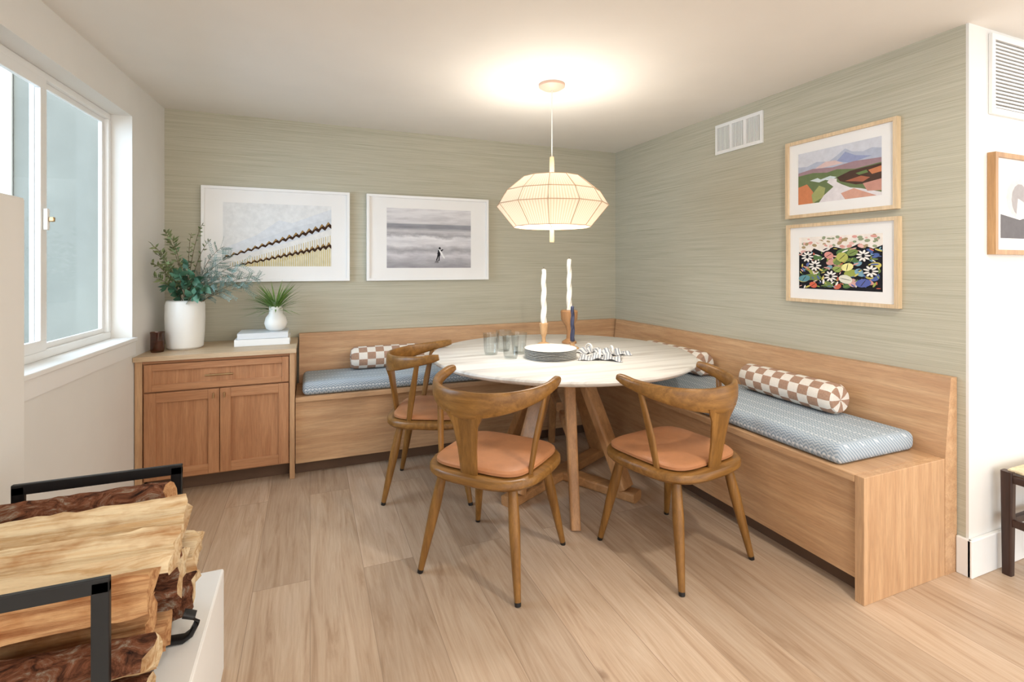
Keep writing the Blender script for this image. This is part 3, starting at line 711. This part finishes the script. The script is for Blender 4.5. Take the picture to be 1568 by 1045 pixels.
def stem(tip,kind,cnt,L,W):
    global k; k+=1
    tip=Vector(tip)-Vector((VX,VY,CT)); b0=Vector((q.uniform(-.04,.04),q.uniform(-.04,.04),.2))
    mid=Vector((tip.x*.35,tip.y*.35,tip.z*.75+.08)); P=bez(b0,mid,tip,16)
    sweep('stem_%d'%k,P,[(.0022-.0012*i/15,)*2 for i in range(16)],M_stem,bv,n=5)
    Vv,Ff=G[kind]
    for i in range(cnt):
        t=.35+.65*i/cnt; idx=min(14,int(t*15)); p=P[idx].lerp(P[idx+1],t*15-idx); tg=(P[idx+1]-P[idx]).normalized()
        for sg in (-1,1):
            rv=Vector((q.uniform(-1,1),q.uniform(-1,1),q.uniform(-.6,1))); sd=tg.cross(rv).normalized()*sg
            if kind=='e':
                dd=(tg*.8+sd).normalized(); LL=q.uniform(.05,.09)
                for jj in range(8):
                    pp=p+dd*(LL*jj/8); s2=dd.cross(rv).normalized()
                    for g2 in (-1,1): leaf(Vv,Ff,pp,(dd+s2*g2*1.1),rv,L*q.uniform(.8,1.2),W,.1)
            else: leaf(Vv,Ff,p,(tg*.6+sd),rv,L*q.uniform(.7,1.2),W,.2)
for t in [(-.845,3.42,1.30),(-.83,3.38,1.40),(-.80,3.5,1.49),(-.74,3.4,1.44),(-.82,3.36,1.22),(-.76,3.34,1.30),(-.84,3.46,1.36)]: stem(t,'o',15,.038,.013)
for t in [(-.60,3.5,1.54),(-.67,3.55,1.48),(-.56,3.5,1.44)]: stem(t,'o',10,.026,.009)
for t in [(-.48,3.45,1.40),(-.36,3.42,1.30),(-.30,3.5,1.22),(-.27,3.42,1.20),(-.50,3.38,1.18),(-.44,3.5,1.34),(-.40,3.36,1.24),(-.33,3.36,1.15),(-.52,3.44,1.28)]: stem(t,'e',8,.017,.0045)
for t in [(-.62,3.40,1.22),(-.70,3.37,1.24),(-.56,3.38,1.16),(-.77,3.40,1.17),(-.66,3.42,1.30),(-.60,3.36,1.12)]: stem(t,'d',8,.055,.038)
for kk,(a,b) in G.items(): obj('foliage_'+kk,a,b,{'o':M_olive,'e':M_euc,'d':M_dk}[kk],bv,recalc=False)
am=empty('amber_candle_jar',(-.815,3.43,CT+.001))
lathe('jar',[(0,0),(.03,0),(.034,.01),(.034,.1),(.036,.115),(.033,.115),(.031,.1),(.031,.012),(0,.01)],(0,0,0),M_amber,am,32)
lathe('wax',[(0,.012),(.0305,.012),(.0305,.06),(0,.06)],(0,0,0),plain('amber_wax',(160,122,82),.6),am,32)

# ---------------------------------------------------------------- lights
def fill_light(x,y,e,col=(1,.92,.82)):  # added warm fill lights on the ceiling, out of view, with invented fixture rings
    g=empty('added_fill_light',(x,y,H))
    lathe('fill_light_ring',[(.05,-.001),(.075,-.001),(.078,-.006),(.05,-.004)],(0,0,0),M_trim,g,32,closed=True)
    l=bpy.data.lights.new('fill_light','AREA'); l.shape='DISK'; l.size=.1; l.energy=e; l.color=col
    o=bpy.data.objects.new('lamp',l); o.location=(0,0,-.008); o.parent=g; sc.collection.objects.link(o)
fill_light(1.6,.35,21); fill_light(3.3,.4,9); fill_light(.2,.2,8); fill_light(2.2,-1.2,20)
wd=bpy.data.worlds.new('sky'); sc.world=wd; wd.use_nodes=True; nt=wd.node_tree
bg=nt.nodes['Background']; bg.inputs[1].default_value=1.0
tc=N(nt,'ShaderNodeTexCoord'); s=N(nt,'ShaderNodeSeparateXYZ'); nt.links.new(tc.outputs['Generated'],s.inputs[0])
mr=N(nt,'ShaderNodeMapRange'); mr.interpolation_type='SMOOTHSTEP'; nt.links.new(s.outputs[0],mr.inputs[0])
mr.inputs[1].default_value=-.25; mr.inputs[2].default_value=-.75; mr.inputs[3].default_value=0; mr.inputs[4].default_value=1
nt.links.new(mix(nt,mr.outputs[0],(2.6,2.5,2.38,1),(5.6,7.2,9.0,1)),bg.inputs[0])

cam=bpy.data.cameras.new('camera'); co=bpy.data.objects.new('camera',cam); sc.collection.objects.link(co)
co.location=(0,0,1.283); co.rotation_euler=(math.radians(90),0,math.radians(-22))
cam.sensor_width=36; cam.lens=36*765/1568; cam.shift_y=-.0737; cam.clip_start=.02
sc.camera=co
